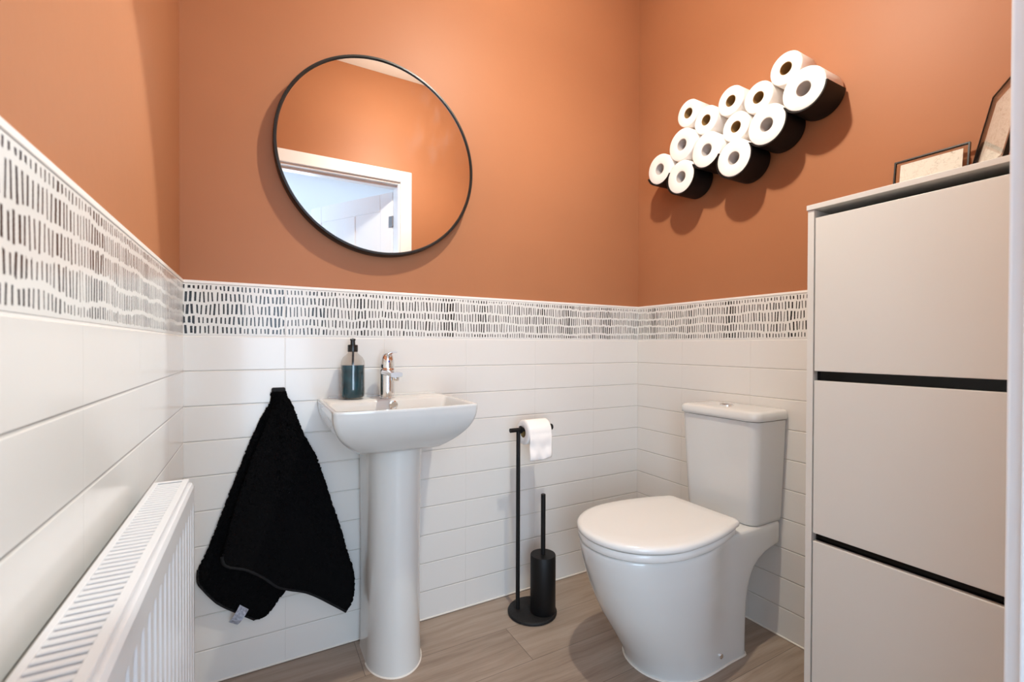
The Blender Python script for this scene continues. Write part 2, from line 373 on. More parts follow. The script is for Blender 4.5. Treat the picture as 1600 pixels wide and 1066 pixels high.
# ------------------------------------------------------------------ room shell
TH = 0.12; PT = 0.009   # paint surface sits behind the tile face by PT
ZB, ZT = 1.0, 1.1577
struct('floor', B(-W-TH, TH, YD-.115, TH, -.05, 0.0), M['floor'])
struct('ceiling', B(-W-TH, TH, YD-.115, TH, ZC, ZC+.05), M['ceiling'])
wall_back = struct('wall_back', B(-W-TH, TH, PT, TH, 0, ZC), M['terracotta'])
wall_right = struct('wall_right', B(PT, TH, YD-.115, PT, 0, ZC), M['terracotta'])
wall_left = struct('wall_left', B(-W-TH, -W-PT, YD-.115, PT, 0, ZC), M['terracotta'])
def sheath(wall, face, a0, a1, tm, bmn):
    """tile wainscot, patterned border and edge trim on one wall; face: ('y',0,+1) etc."""
    ax, s = face
    def bx(z0, z1, t0, t1, b0=a0, b1=a1):
        if ax == 'y': return B(b0, b1, t0, t1, z0, z1)
        lo, hi = (t0, t1) if s > 0 else (-W-t1, -W-t0)
        return B(lo, hi, b0, b1, z0, z1)
    struct('tile_wainscot', bx(0, ZB-.0015, 0, PT), tm, wall, bevel=(.001, 1))
    struct('border_tiles', bx(ZB+.0015, ZT-.0087, 0.0, PT), bmn, wall, bevel=(.001, 1))
    struct('tile_edge_trim', bx(ZT-.0085, ZT, -.0012, PT), M['trim'], wall, bevel=(.0012, 2))
    struct('border_grout', bx(ZB-.0025, ZB+.0025, .0008, PT), M['trim'], wall)
    struct('floor_sealant', bx(0, .005, -.004, PT), M['silicone'], wall, bevel=(.003, 2))
sheath(wall_back, ('y', 1), -W-PT, PT, tile_mat('wall_tiles_back', 'X', -1.463), border_mat('stroke_tiles_back', 'X', -1.463))
sheath(wall_right, ('x', 1), YD, 0, tile_mat('wall_tiles_right', 'Y', -.252), border_mat('stroke_tiles_right', 'Y', -.252))
sheath(wall_left, ('x', -1), YD, 0, tile_mat('wall_tiles_left', 'Y', -.2388), border_mat('stroke_tiles_left', 'Y', -.2388))
# front wall with door opening
OX0, OX1, OZ = -1.632, -.735, 2.0
bm = bmesh.new()
box(bm, -W-TH, OX0, YD-.115, YD, 0, ZC); box(bm, OX1, TH, YD-.115, YD, 0, ZC); box(bm, OX0, OX1, YD-.115, YD, OZ+.02, ZC)
struct('wall_front', bm, M['terracotta'])
bm = bmesh.new()   # lining and architraves
box(bm, OX0-.001, OX0+.022, YD-.117, YD+.002, 0, OZ); box(bm, OX1-.022, OX1+.001, YD-.117, YD+.002, 0, OZ); box(bm, OX0, OX1, YD-.117, YD+.002, OZ-.003, OZ+.02)
door = struct('door_1', bm, M['gloss'], bevel=(.002, 2))
for name, args in (('architrave', ((OX1-.010, OX1+.062), 1)), ('architrave', ((OX0-.062, OX0+.010), 1))):
    (a, b), _ = args
    struct(name, B(a, b, YD+.0005, YD+.018, 0, OZ+.08), M['gloss'], door, bevel=(.004, 3))
struct('architrave', B(OX0+.010, OX1-.010, YD+.0005, YD+.018, OZ+.008, OZ+.08), M['gloss'], door, bevel=(.004, 3))
struct('door_stop', B(OX0+.022, OX1-.022, YD-.065, YD-.030, OZ-.016, OZ-.003), M['gloss'], door, bevel=(.002, 2))
# open door leaf swung into the hall
leaf_dir = Vector((-.405, -.64, 0)).normalized(); leaf_n = Vector((leaf_dir.y, -leaf_dir.x, 0))
hp = Vector((OX1-.025, YD-.120, 0))
def leafbox(bm, s0, s1, n0, n1, z0, z1):
    v = []
    for z in (z0, z1):
        for s, n in ((s0, n0), (s1, n0), (s1, n1), (s0, n1)): v.append(bm.verts.new(hp+leaf_dir*s+leaf_n*n+Vector((0, 0, z))))
    for f in ((0, 3, 2, 1), (4, 5, 6, 7), (0, 1, 5, 4), (1, 2, 6, 5), (2, 3, 7, 6), (3, 0, 4, 7)): bm.faces.new([v[i] for i in f])
bm = bmesh.new()
leafbox(bm, 0, .80, -.032, -.004, .01, 1.985)
for s0, s1, z0, z1 in ((0, .11, .01, 1.985), (.69, .80, .01, 1.985), (.11, .69, 1.87, 1.985), (.11, .69, .01, .22), (.11, .69, .92, 1.06), (.345, .455, .22, .92), (.345, .455, 1.06, 1.87)):
    leafbox(bm, s0, s1, -.036, 0, z0, z1)
leaf = struct('door_2', bm, M['gloss'], bevel=(.004, 2))
for z in (1.755, .25):
    bm = bmesh.new(); leafbox(bm, -.012, .03, -.002, .004, z, z+.07); tube(bm, [hp+Vector((0, .002, z)), hp+Vector((0, .002, z+.07))], .006)
    struct('hinge', bm, M['hinge'], leaf)
# hall beyond the opening
HY = -3.4
struct('floor_hall', B(-3.2, .6, HY, YD-.115, -.05, 0), M['floor'])
struct('ceiling_hall', B(-3.2, .6, HY, YD-.115, ZC, ZC+.05), M['hallpaint'])
struct('wall_hall_left', B(-3.3, -3.2, HY, YD-.115, 0, ZC), M['hallpaint'])
struct('wall_hall_right', B(.6, .7, HY, YD-.115, 0, ZC), M['hallpaint'])
bm = bmesh.new(); box(bm, -3.3, -W-TH, YD-.115, YD, 0, ZC); box(bm, TH, .7, YD-.115, YD, 0, ZC)
struct('wall_hall_near', bm, M['hallpaint'])
bm = bmesh.new(); x0, x1, z0, z1 = -2.8, -.4, .1, 2.2
box(bm, -3.3, x0, HY-.1, HY, 0, ZC); box(bm, x1, .7, HY-.1, HY, 0, ZC); box(bm, x0, x1, HY-.1, HY, 0, z0); box(bm, x0, x1, HY-.1, HY, z1, ZC)
struct('wall_hall_far', bm, M['hallpaint'])
bm = bmesh.new()
for a in ((x0, x0+.05, z0, z1), (x1-.05, x1, z0, z1), (x0, x1, z0, z0+.05), (x0, x1, z1-.05, z1), (-1.725, -1.675, z0, z1)): box(bm, a[0], a[1], HY-.09, HY-.03, a[2], a[3])
win = struct('window_1', bm, M['gloss'], bevel=(.004, 2))
struct('window_pane', B(x0+.04, x1-.04, HY-.064, HY-.060, z0+.04, z1-.04), M['glass'], win)
# ------------------------------------------------------------------ ceiling light
lt = thing('ceiling_spotlight', 'white ceiling spotlight bar with one lamp and an added second head', 'light', (-.62, -.78, ZC))
bm = bmesh.new(); lathe(bm, [(.0, -.0), (.05, -.0), (.05, -.018), (.04, -.025), (0, -.025)], (-.62, -.78, ZC), 32); obj('ceiling_rose', bm, M['gloss'], lt, smooth=40)
bm = bmesh.new(); tube(bm, [(-.62, -.78, ZC-.02), (-.62, -.78, 2.50)], .007); tube(bm, [(BULB.x, BULB.y, 2.50), (ADDED_HEAD.x, ADDED_HEAD.y, 2.50)], .007); obj('bar', bm, M['chrome'], lt, smooth=40)
bm = bmesh.new(); lathe(bm, [(.0, .13), (.012, .13), (.014, .06), (.032, .045), (.034, .03), (.0305, .03), (.028, .042), (.0, .05)], BULB, 32); obj('lamp_or_added_head', bm, M['chrome'], lt, smooth=40)
bm = bmesh.new(); lathe(bm, [(0, .035), (.012, .033), (.020, .024), (.026, .01), (.028, 0), (.026, -.012), (.018, -.022), (.008, -.0275), (0, -.028)], BULB, 24); obj('bulb', bm, M['bulb'], lt, smooth=60)
bm = bmesh.new(); dr = (AIM-ADDED_HEAD).normalized()
tube(bm, [ADDED_HEAD-dr*.09, ADDED_HEAD-dr*.08, ADDED_HEAD-dr*.03, ADDED_HEAD-dr*.004], [.008, .024, .028, .030], 28); tube(bm, [(ADDED_HEAD.x, ADDED_HEAD.y, 2.50), ADDED_HEAD-dr*.06], .006); obj('lamp_or_added_head', bm, M['chrome'], lt, smooth=40)  # housing of the added spot that makes the left-wall light patch

# ------------------------------------------------------------------ mirror
MC = (-1.1745, -.0, 1.5965); MR = .3225
mir = thing('wall_mirror', 'large round mirror with thin black frame on terracotta wall', 'mirror', (MC[0], 0, MC[2]))
bm = bmesh.new(); lathe(bm, [(MR, PT), (MR, -.033), (MR-.0015, -.0355), (MR-.0070, -.0355), (MR-.0080, -.034), (MR-.0080, -.024), (MR-.012, -.024), (MR-.012, PT)], (MC[0], 0, MC[2]), 128, 'Y', closed=True)
obj('mirror_frame', bm, M['blackframe'], mir, smooth=35)
bm = bmesh.new(); lathe(bm, [(0, -.024), (MR-.0085, -.024), (MR-.0085, -.0295), (MR-.010, -.030), (0, -.030)], (MC[0], 0, MC[2]), 128, 'Y')
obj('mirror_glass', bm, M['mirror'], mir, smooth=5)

# ------------------------------------------------------------------ basin
BX = -1.171
bas = thing('pedestal_basin', 'white ceramic washbasin on full pedestal below the round mirror', 'basin', (BX, -.15, 0))
def basin_ring(hw, yb, yf, bow, r, z, n=7, seg=10):
    """ring from the wall side going round; front edge bows outwards"""
    base = rrect(BX-hw, BX+hw, yf, yb, (min(r, .012), min(r, .012), r, r), z, n)
    out = []
    for x, y, zz in base:
        k = max(0.0, 1-((x-BX)/hw)**2)
        fy = (y-yb)/(yf-yb)
        out.append((x, y-bow*k*max(0, fy)**2, zz))
    # subdivide the long edges
    res = []
    L = len(out)
    for i in range(L):
        a, b = out[i], out[(i+1) % L]
        res.append(a)
        if math.dist(a, b) > .05 or (i % (n+1)) == n:
            for k in range(1, seg):
                t = k/seg; x, y = a[0]+(b[0]-a[0])*t, a[1]+(b[1]-a[1])*t
                if i == 2*(n+1)+n: y -= bow*(1-((x-BX)/hw)**2)*1.0-0*bow
                res.append((x, y, a[2]))
    return res
bm = bmesh.new(); rings = []
ztop = .806
for t in [i/12 for i in range(13)]:
    z = .672+(ztop-.008-.672)*t
    e = math.sin(t*PI/2)**.78 if t > 0 else 0
    s = 1-(1-t)**2.3
    hw = .123+(.200-.123)*s; yf = -.255-(.345-.255)*(1-(1-t)**2.1)
    rings.append(basin_ring(hw, 0.0, yf, .006+.010*t, .018-.008*t, z))
rings.append(basin_ring(.2010, 0, -.3460, .016, .010, ztop-.003))
rings.append(basin_ring(.1995, 0, -.3445, .016, .010, ztop))
rings.append(basin_ring(.1930, -.006, -.3380, .016, .010, ztop+.0005))
rings.append(basin_ring(.1890, -.112, -.3330, .015, .016, ztop-.001))
rings.append(basin_ring(.1850, -.117, -.3290, .015, .020, ztop-.007))
for t in (.25, .5, .75, .92, 1.0):
    s = t**2.6
    rings.append(basin_ring(.183-.075*s-.03*t, -.120-.045*s-.008*t, -.327+.055*s+.03*t, .014*(1-t), .024+.02*t, ztop-.010-.085*math.sin(t*PI/2)))
ring_loft(bm, rings)
basin = obj('basin_bowl', bm, M['ceramic'], bas, smooth=50)
bm = bmesh.new(); box(bm, BX-.17, BX+.185, -.012, -.0005, ztop-.004, ztop+.006); obj('basin_upstand', bm, M['ceramic'], bas, bevel=(.003, 3))
bm = bmesh.new(); lathe(bm, [(.0, 0), (.013, 0), (.0135, -.0035), (.0105, -.0045), (.010, -.001), (0, -.001)], (BX+.008, -.123, .788), 28, 'Y'); obj('overflow_ring', bm, M['chrome'], bas, smooth=40)
bm = bmesh.new(); lathe(bm, [(.0, 0), (.022, 0), (.022, .003), (.016, .005), (0, .006)], (BX, -.225, .7115), 28); obj('plughole', bm, M['chrome'], bas, smooth=40)
# pedestal : D plan, nearly straight
bm = bmesh.new(); rings = []
PXC = -1.1645
for z, w, yf in ((0, .0835, -.240), (.012, .082, -.238), (.10, .080, -.235), (.35, .0795, -.232), (.62, .083, -.236), (.70, .090, -.25)):
    ring = [(PXC+w, -.03, z), (PXC+w, -.09, z)]
    for i in range(1, 24):
        t = PI*i/24; ring.append((PXC+w*math.cos(t), -.13+(yf+.13)*math.sin(t)**.9 if 0 else -.13+(yf+.13)*math.sin(t), z))
    ring[1] = (PXC+w, -.128, z)
    ring += [(PXC-w, -.128, z), (PXC-w, -.03, z)]
    rings.append(ring)
ring_loft(bm, rings); obj('pedestal', bm, M['ceramic'], bas, smooth=50)
bm = bmesh.new(); rings = []
for z, k in ((0, .003), (.003, .001)):
    rings.append([(PXC+(.0835+k)*math.cos(PI*i/30), -.128+(-.112-k)*math.sin(PI*i/30), z) for i in range(31)])
ring_loft(bm, rings, close=True); obj('sealant_bead', bm, M['silicone'], bas)

# ------------------------------------------------------------------ tap
TX, TY = BX+.003, -.066
tap = thing('mixer_tap', 'chrome single lever mixer tap on the basin ledge', 'tap', (TX, TY, ztop))
bm = bmesh.new()
lathe(bm, [(0, 0), (.0265, 0), (.0265, .0025), (.0245, .004), (.0240, .03), (.0240, .080), (.0245, .086), (.0245, .094), (.0225, .0965), (0, .0965)], (TX, TY, ztop), 40)
obj('tap_body', bm, M['chrome'], tap, smooth=40)
bm = bmesh.new(); rings = []
for t in [i/12 for i in range(13)]:
    y = TY-.004-.112*t; z = ztop+.083-.003*t; w = .0225-.0045*t; h = .0105-.003*t
    rings.append([(TX+w*abs(math.cos(a))**.6*math.copysign(1, math.cos(a)), y, z+h*abs(math.sin(a))**.6*math.copysign(1, math.sin(a))) for a in [2*PI*k/28+.001 for k in range(28)]])
ring_loft(bm, rings); lathe(bm, [(0, -.016), (.0115, -.016), (.0125, -.014), (.0125, 0), (0, 0)], (TX, TY-.100, ztop+.077), 24)
obj('spout', bm, M['chrome'], tap, smooth=50)
bm = bmesh.new()
lathe(bm, [(0, .0968), (.0225, .0968), (.0232, .100), (.0215, .120), (.0185, .136), (.0140, .1415), (0, .143)], (TX, TY, ztop), 40)
rings = []
for t in [i/8 for i in range(9)]:
    y = TY+.012-.095*t; z = ztop+.1385+.010*t; w = .0135-.003*t; h = .0040-.002*t
    rings.append([(TX+w*math.cos(a), y, z+h*math.sin(a)) for a in [2*PI*k/16 for k in range(16)]])
ring_loft(bm, rings); obj('lever', bm, M['chrome'], tap, smooth=50)
bm = bmesh.new(); lathe(bm, [(0, -.0005), (.003, -.0005), (.003, .002), (0, .002)], (TX, TY-.0218, ztop+.118), 12, 'Y'); obj('temperature_dot', bm, mat('tap_dot', (.05, .08, .4), .3, bump=(20, .01)), tap)

# ------------------------------------------------------------------ soap bottle
SX, SY, SZ = -1.2745, -.060, ztop+.0006
bot = thing('soap_bottle', 'clear pump bottle of dark teal liquid soap on basin ledge', 'bottle', (SX, SY, SZ))
bm = bmesh.new()
outer = [(0, 0), (.026, 0), (.0325, .003), (.0355, .009), (.036, .02), (.036, .108), (.0345, .120), (.029, .131), (.020, .139), (.0145, .144), (.0135, .152)]
inner = [(.0115, .152), (.0125, .143), (.018, .137), (.027, .129), (.0325, .119), (.0343, .108), (.0343, .02), (.034, .010), (.031, .005), (0, .004)]
lathe(bm, outer, (SX, SY, SZ), 48); obj('bottle_glass', bm, M['botglass'], bot, smooth=50)
bm = bmesh.new(); lathe(bm, [(0, .0043), (.0308, .0053), (.0338, .0103), (.0341, .02), (.0341, .1065), (0, .1065)], (SX, SY, SZ), 48); obj('liquid_soap', bm, M['soap'], bot, smooth=50)
bm = bmesh.new(); tube(bm, [(SX, SY, SZ+.107), (SX+.001, SY, SZ+.155)], .0035); obj('dip_tube', bm, M['pump'], bot, smooth=50)
bm = bmesh.new(); lathe(bm, [(0, .148), (.0150, .148), (.0155, .150), (.0155, .168), (.0145, .170), (.0075, .171), (.007, .183), (.0085, .184), (.0085, .189), (0, .190)], (SX, SY, SZ), 32)
tube(bm, [(SX+.002, SY+.009, SZ+.187), (SX, SY, SZ+.187), (SX-.003, SY-.014, SZ+.1868), (SX-.005, SY-.026, SZ+.184)], [.0035, .0045, .0035, .003], 12)
obj('pump', bm, M['pump'], bot, smooth=40)

# ------------------------------------------------------------------ towel and hook
hk = thing('towel_hook', 'small square black adhesive hook holding the black towel', 'hook', (-1.481, 0, .827))
bm = bmesh.new(); ring_loft(bm, [[(x, y, z) for x, z, y in rrect(-1.5, -1.4625, .806, .846, .005, yy)] for yy in (-.0005, -.006)]); obj('hook_plate', bm, M['black'], hk, bevel=(.001, 2))
bm = bmesh.new(); tube(bm, [(-1.481, -.004, .818), (-1.481, -.018, .814), (-1.481, -.026, .818), (-1.481, -.029, .826)], .004); obj('hook_arm', bm, M['black'], hk, smooth=40)

def resample(pts, n):
    P = [Vector((p[0], 0, p[1])) for p in pts]; L = [0]
    for a, b in zip(P, P[1:]): L.append(L[-1]+(b-a).length)
    out = []
    for i in range(n):
        s = L[-1]*i/(n-1); k = 0
        while k < len(P)-2 and L[k+1] < s: k += 1
        f = (s-L[k])/max(1e-9, L[k+1]-L[k])
        p0 = P[max(k-1, 0)]; p1, p2 = P[k], P[k+1]; p3 = P[min(k+2, len(P)-1)]
        q = .5*((2*p1)+(p2-p0)*f+(2*p0-5*p1+4*p2-p3)*f*f+(3*p1-p0-3*p2+p3)*f**3)
        out.append(q.lerp(p1.lerp(p2, f), .35))
    return out
def cloth(Lc, Rc, Bc, y0, fold, nu=150, nv=190, name='towel_layer', th=.006):
    Lp, Rp = resample(Lc, nv), resample(Rc, nv); Bp = resample(Bc, nu)
    Tp = [Lp[0].lerp(Rp[0], i/(nu-1)) for i in range(nu)]
    bm = bmesh.new(); g = []
    for j in range(nv):
        row = []; v = j/(nv-1)
        for i in range(nu):
            u = i/(nu-1)
            p = Lp[j]*(1-u)+Rp[j]*u + Tp[i]*(1-v)+Bp[i]*v - (Lp[0]*(1-u)*(1-v)+Rp[0]*u*(1-v)+Bp[0]*(1-u)*v+Bp[-1]*u*v)
            y = y0+fold(u, v)
            ed = min(u, 1-u, 1-v); k = .0013
            row.append(bm.verts.new((p.x+random.gauss(0, k*.8), y+random.gauss(0, k*.45), p.z+random.gauss(0, k*.8))))
        g.append(row)
    for a, b in zip(g, g[1:]):
        for i in range(nu-1): bm.faces.new((a[i], a[i+1], b[i+1], b[i]))
    o = obj(name, bm, M['towel'], tw, smooth=180, recalc=False)
    s = o.modifiers.new('thick', 'SOLIDIFY'); s.thickness = th; s.offset = 0
    return o, g
tw = thing('hand_towel', 'black terry hand towel hanging from a corner left of the basin', 'towel', (-1.48, -.03, .83))
FB = [(-1.624, .384), (-1.62, .363), (-1.606, .349), (-1.566, .33), (-1.524, .298), (-1.486, .262), (-1.456, .247), (-1.406, .219), (-1.343, .17), (-1.292, .133)]
FR = [(-1.466, .836), (-1.460, .819), (-1.444, .788), (-1.416, .706), (-1.38, .632), (-1.343, .512), (-1.309, .397), (-1.288, .317), (-1.272, .261), (-1.267, .206), (-1.274, .161), (-1.292, .133)]
FL = [(-1.498, .836), (-1.494, .8), (-1.516, .734), (-1.549, .651), (-1.589, .524), (-1.614, .423), (-1.624, .384)]
RL = [(-1.501, .831), (-1.501, .806), (-1.528, .756), (-1.561, .675), (-1.59, .594), (-1.618, .516), (-1.652, .414), (-1.683, .34)]
RB = [(-1.683, .34), (-1.681, .3), (-1.639, .24), (-1.59, .197), (-1.545, .16)]
RR = [(-1.467, .829), (-1.453, .663), (-1.439, .466), (-1.439, .29), (-1.455, .235), (-1.491, .192), (-1.516, .163), (-1.545, .16)]
def fold_f(u, v):
    a = min(1, v*2.2)
    return -.010*a*math.sin(u*5.2+.5+.8*v)-.006*a*math.sin(u*11+2.2*v)-.014*(1-a)*math.cos((u-.5)*2.6)-.010*math.exp(-((u-.42-.1*v)/.10)**2)*a*(1-.5*v)+.004*a*math.sin(9*v+4*u)
def fold_r(u, v):
    a = min(1, v*2.0)
    return .004*a*math.sin(u*6+1.5)-.004*math.exp(-((u-.12)/.08)**2)*a
cloth(RL, RR, RB, -.016, fold_r, name='rear_fold')
front, g = cloth(FL, FR, FB, -.048, fold_f, name='front_fold')
bm = bmesh.new(); pf = resample(FB, 60)
tube(bm, [(p.x, -.048+fold_f(i/59, 1)-.001, p.z) for i, p in enumerate(pf)], .0042, 8); obj('hem_edge', bm, M['hem'], tw, smooth=60)
bm = bmesh.new(); pr = resample(RB, 40)
tube(bm, [(p.x, -.016+fold_r(i/39, 1), p.z) for i, p in enumerate(pr)], .0040, 8); obj('hem_edge', bm, M['hem'], tw, smooth=60)
bm = bmesh.new(); rings = []
for t in [i/10 for i in range(11)]:
    cx, cz = -1.572-.028*t, .212-.034*t; y = -.026-.012*math.sin(t*PI*.9)
    rings.append([(cx-.010, y, cz+.009-.006*t), (cx+.012, y-.001, cz-.010-.001*t), (cx+.012, y-.0018, cz-.010-.001*t), (cx-.010, y-.0008, cz+.009-.006*t)])
ring_loft(bm, rings); lab = obj('care_tag', bm, M['tag'], tw, smooth=40); lab['label'] = 'small grey satin care tag'

# ------------------------------------------------------------------ freestanding roll holder with brush
HX, HY2 = -.658, -.144
hd = thing('toilet_roll_stand', 'black freestanding toilet roll stand with round base by back wall', 'roll stand', (HX, HY2, 0))
bm = bmesh.new(); lathe(bm, [(0, 0), (.086, 0), (.0895, .002), (.090, .007), (.088, .0105), (.085, .012), (0, .012)], (HX, HY2, 0), 64); obj('base', bm, M['slate'], hd, smooth=50)
PX, PY, AZ = -.704, -.117, .668
bm = bmesh.new(); tube(bm, [(PX, PY, .0122), (PX, PY, AZ)], .0075, 20); obj('pole', bm, M['black'], hd, smooth=50)
bm = bmesh.new(); tube(bm, [(PX-.034, PY, AZ), (PX+.139, PY, AZ)], .0078, 20); lathe(bm, [(0, 0), (.0105, 0), (.0115, .002), (.0115, .007), (.0100, .009), (0, .009)], (PX+.139, PY, AZ), 20, 'X')
lathe(bm, [(.0079, 0), (.014, 0), (.014, .003), (.0079, .003)], (PX+.009, PY, AZ), 24, 'X'); obj('arm', bm, M['black'], hd, smooth=40)
KX, KY = -.630, -.172
br = thing('toilet_brush', 'black toilet brush in a cylindrical canister on the stand base', 'toilet brush', (KX, KY, .0125))
bm = bmesh.new(); lathe(bm, [(0, 0), (.0445, 0), (.046, .002), (.046, .203), (.0445, .206), (.010, .206), (0, .206)], (KX, KY, .0125), 56); obj('canister', bm, M['black'], br, smooth=40)
bm = bmesh.new(); tube(bm, [(KX, KY, .2187), (KX, KY, .436), (KX, KY, .4375)], [.0085, .0085, .007], 20); obj('handle', bm, M['black'], br, smooth=40)

# ------------------------------------------------------------------ toilet rolls
def roll_shell(bm, c, r, rc, L, axis='X', n=56, seed=0):
    rnd = random.Random(seed)
    rings = []
    w = [1+.006*math.sin(3*t+seed)*rnd.random() for t in range(1)]
    def rg(rad, h, amp=0):
        out = []
        for i in range(n):
            t = 2*PI*i/n; k = 1+amp*math.sin(2*t+seed)+amp*.6*math.sin(3*t+2*seed)
            out.append((c[0]+h, c[1]+rad*k*math.cos(t), c[2]+rad*k*math.sin(t)))
        return out
    prof = [(rc, 0), (rc+.002, -.0006), (r-.0035, -.0006), (r-.001, .0004), (r, .0025), (r, L-.0025), (r-.001, L-.0004), (r-.0035, L), (rc, L)]
    rings = [rg(a, h, .006 if a > rc+.01 else 0) for a, h in prof]
    rings.append(rings[0]); ring_loft(bm, rings, cap0=False, cap1=False)
    bmesh.ops.remove_doubles(bm, verts=bm.verts, dist=1e-6)
def core(bm, c, rc, L, n=40):
    lathe(bm, [(rc, .0008), (rc, L-.0008), (rc-.0012, L-.0008), (rc-.0012, .0008)], c, n, 'X', closed=True)
rolls = [  # y, z, r, front x, core, label
 (-.2183, 1.7004, .0605, -.100, 'g', 'white toilet roll at the far left end of the black shelf'),
 (-.3257, 1.6345, .0630, -.100, 'g', 'lowest toilet roll in left dip of the black shelf'),
 (-.3261, 1.7603, .0610, -.096, 'g', 'grey-core toilet roll stacked on the two leftmost rolls'),
 (-.4389, 1.6979, .0630, -.097, 'g', 'grey-core toilet roll on shelf crest between two low rolls'),
 (-.5524, 1.6266, .0630, -.102, 'g', 'lowest toilet roll in the middle dip of the black shelf'),
 (-.3422, 1.8792, .0505, -.080, 'b', 'small brown-core toilet roll at top left of the pile'),
 (-.4241, 1.8171, .0505, -.082, 'b', 'small brown-core roll leaning just below the top left one'),
 (-.5238, 1.8421, .0505, -.080, 'b', 'small brown-core toilet roll on top at middle of pile'),
 (-.5456, 1.7416, .0505, -.082, 'b', 'small brown-core toilet roll enclosed in centre of the pile'),
 (-.6670, 1.6939, .0630, -.100, 'g', 'grey-core toilet roll on shelf directly left of the rightmost roll'),
 (-.6257, 1.8060, .0505, -.080, 'b', 'small brown-core toilet roll left of the two highest rolls'),
 (-.7161, 1.8550, .0505, -.080, 'b', 'topmost brown-core toilet roll above the rightmost big roll'),
 (-.7812, 1.7538, .0630, -.100, 'g', 'rightmost large toilet roll at the high end of the shelf')]
for k, (y, z, r, xf, ck, lab) in enumerate(rolls):
    L = .099 if ck == 'g' else .078
    if xf+L > -.0005: L = -.0008-xf
    t = thing('toilet_roll', lab, 'toilet roll', (xf, y, z), 'toilet rolls piled on the wavy black shelf')
    rc = .0225 if ck == 'g' else .0195
    bm = bmesh.new(); roll_shell(bm, (xf, y, z), r, rc, L, seed=k*1.7); obj('paper', bm, M['paper'], t, smooth=45)
    bm = bmesh.new(); core(bm, (xf, y, z), rc-.0002, L); obj('cardboard_core', bm, M['pale_core'] if ck == 'g' else M['kraft'], t, smooth=45)
# wavy shelf
def shelf():
    seq = [0, 1, 3, 4, 9, 12]; th = .0045; gap = .0008
    cs = [(-rolls[i][0], rolls[i][1], rolls[i][2]+gap) for i in seq]   # use s = -y (increasing to the right)
    inner = []; outer = []
    def ang(c, p): return math.atan2(p[1]-c[1], p[0]-c[0])
    cus = []
    for a, b in zip(cs, cs[1:]):
        dx, dz = b[0]-a[0], b[1]-a[1]; d = math.hypot(dx, dz)
        f = (d*d+a[2]**2-b[2]**2)/(2*d); h = math.sqrt(max(0, a[2]**2-f*f))
        h = max(h, .0)
        px, pz = a[0]+dx*f/d, a[1]+dz*f/d
        cus.append((px+dz/d*h, pz-dx/d*h))
    pts = []
    for i, c in enumerate(cs):
        a0 = math.radians(202) if i == 0 else ang(c, cus[i-1])
        a1 = math.radians(-4) if i == len(cs)-1 else ang(c, cus[i])
        a0 %= 2*PI; a1 %= 2*PI
        if a0 > 1.5*PI+.9: a0 -= 0
        if a1 < a0: a1 += 2*PI
        N = 26
        for k in range(N+1):
            if i > 0 and k == 0: continue
            t = a0+(a1-a0)*k/N
            pts.append((c[0]+c[2]*math.cos(t), c[1]+c[2]*math.sin(t), t, i))
    top = [(p[0], p[1]) for p in pts]
    # outward offset (down side); clamp at cusps so the underside also meets in a crease
    bot = []
    for p in pts:
        c = cs[p[3]]; R_ = c[2]+th
        x, z = c[0]+R_*math.cos(p[2]), c[1]+R_*math.sin(p[2])
        for side in (-1, 1):
            j = p[3]+side
            if 0 <= j < len(cs):
                o = cs[j]
                dd = math.hypot(x-o[0], z-o[1])
                if dd < o[2]+th*.98:
                    # on the bisecting crease below the cusp
                    cu = cus[min(p[3], j)]
                    x, z = cu[0], cu[1]-th*1.35
        bot.append((x, z))
    bm = bmesh.new(); x0, x1 = -.1035, -.0005
    ft = [bm.verts.new((x0, -s, z)) for s, z in top]; bt = [bm.verts.new((x1, -s, z)) for s, z in top]
    fb = [bm.verts.new((x0, -s, z)) for s, z in bot]; bb = [bm.verts.new((x1, -s, z)) for s, z in bot]
    n = len(top)
    for i in range(n-1):
        for q in ((ft[i], ft[i+1], bt[i+1], bt[i]), (fb[i+1], fb[i], bb[i], bb[i+1]), (ft[i+1], ft[i], fb[i], fb[i+1]), (bt[i], bt[i+1], bb[i+1], bb[i])): bm.faces.new(q)
    bm.faces.new((ft[0], bt[0], bb[0], fb[0])); bm.faces.new((ft[-1], fb[-1], bb[-1], bt[-1]))
    bmesh.ops.dissolve_degenerate(bm, dist=1e-6, edges=bm.edges)
    o = obj('wall_shelf', bm, M['black'], smooth=30); return o
tag(shelf(), 'wavy cloud-shaped black metal shelf on the terracotta right wall', 'shelf')

# roll on the stand, with a hanging sheet
hr = thing('toilet_roll', 'white toilet roll with hanging sheet on the black stand arm', 'toilet roll', (PX+.085, PY, AZ))
RX0, RX1 = PX+.019, PX+.116; RCZ = AZ-.0105; RR_ = .045
bm = bmesh.new(); roll_shell(bm, (RX0, PY, RCZ), RR_, .0195, RX1-RX0, seed=3); obj('paper', bm, M['paper'], hr, smooth=45)
bm = bmesh.new(); core(bm, (RX0, PY, RCZ), .0193, RX1-RX0); obj('cardboard_core', bm, M['kraft'], hr, smooth=45)
bm = bmesh.new(); path = []
for i in range(15):
    a = math.radians(95+i*6.2); path.append((PY+(RR_+.0016)*math.cos(a), RCZ+(RR_+.0016)*math.sin(a)))
n0 = len(path); y_, z_ = path[-1]
for i in range(1, 17):
    t = i/16; path.append((y_-.004*math.sin(t*2.5)-.002*math.sin(t*9), z_-.088*t))
g0 = []
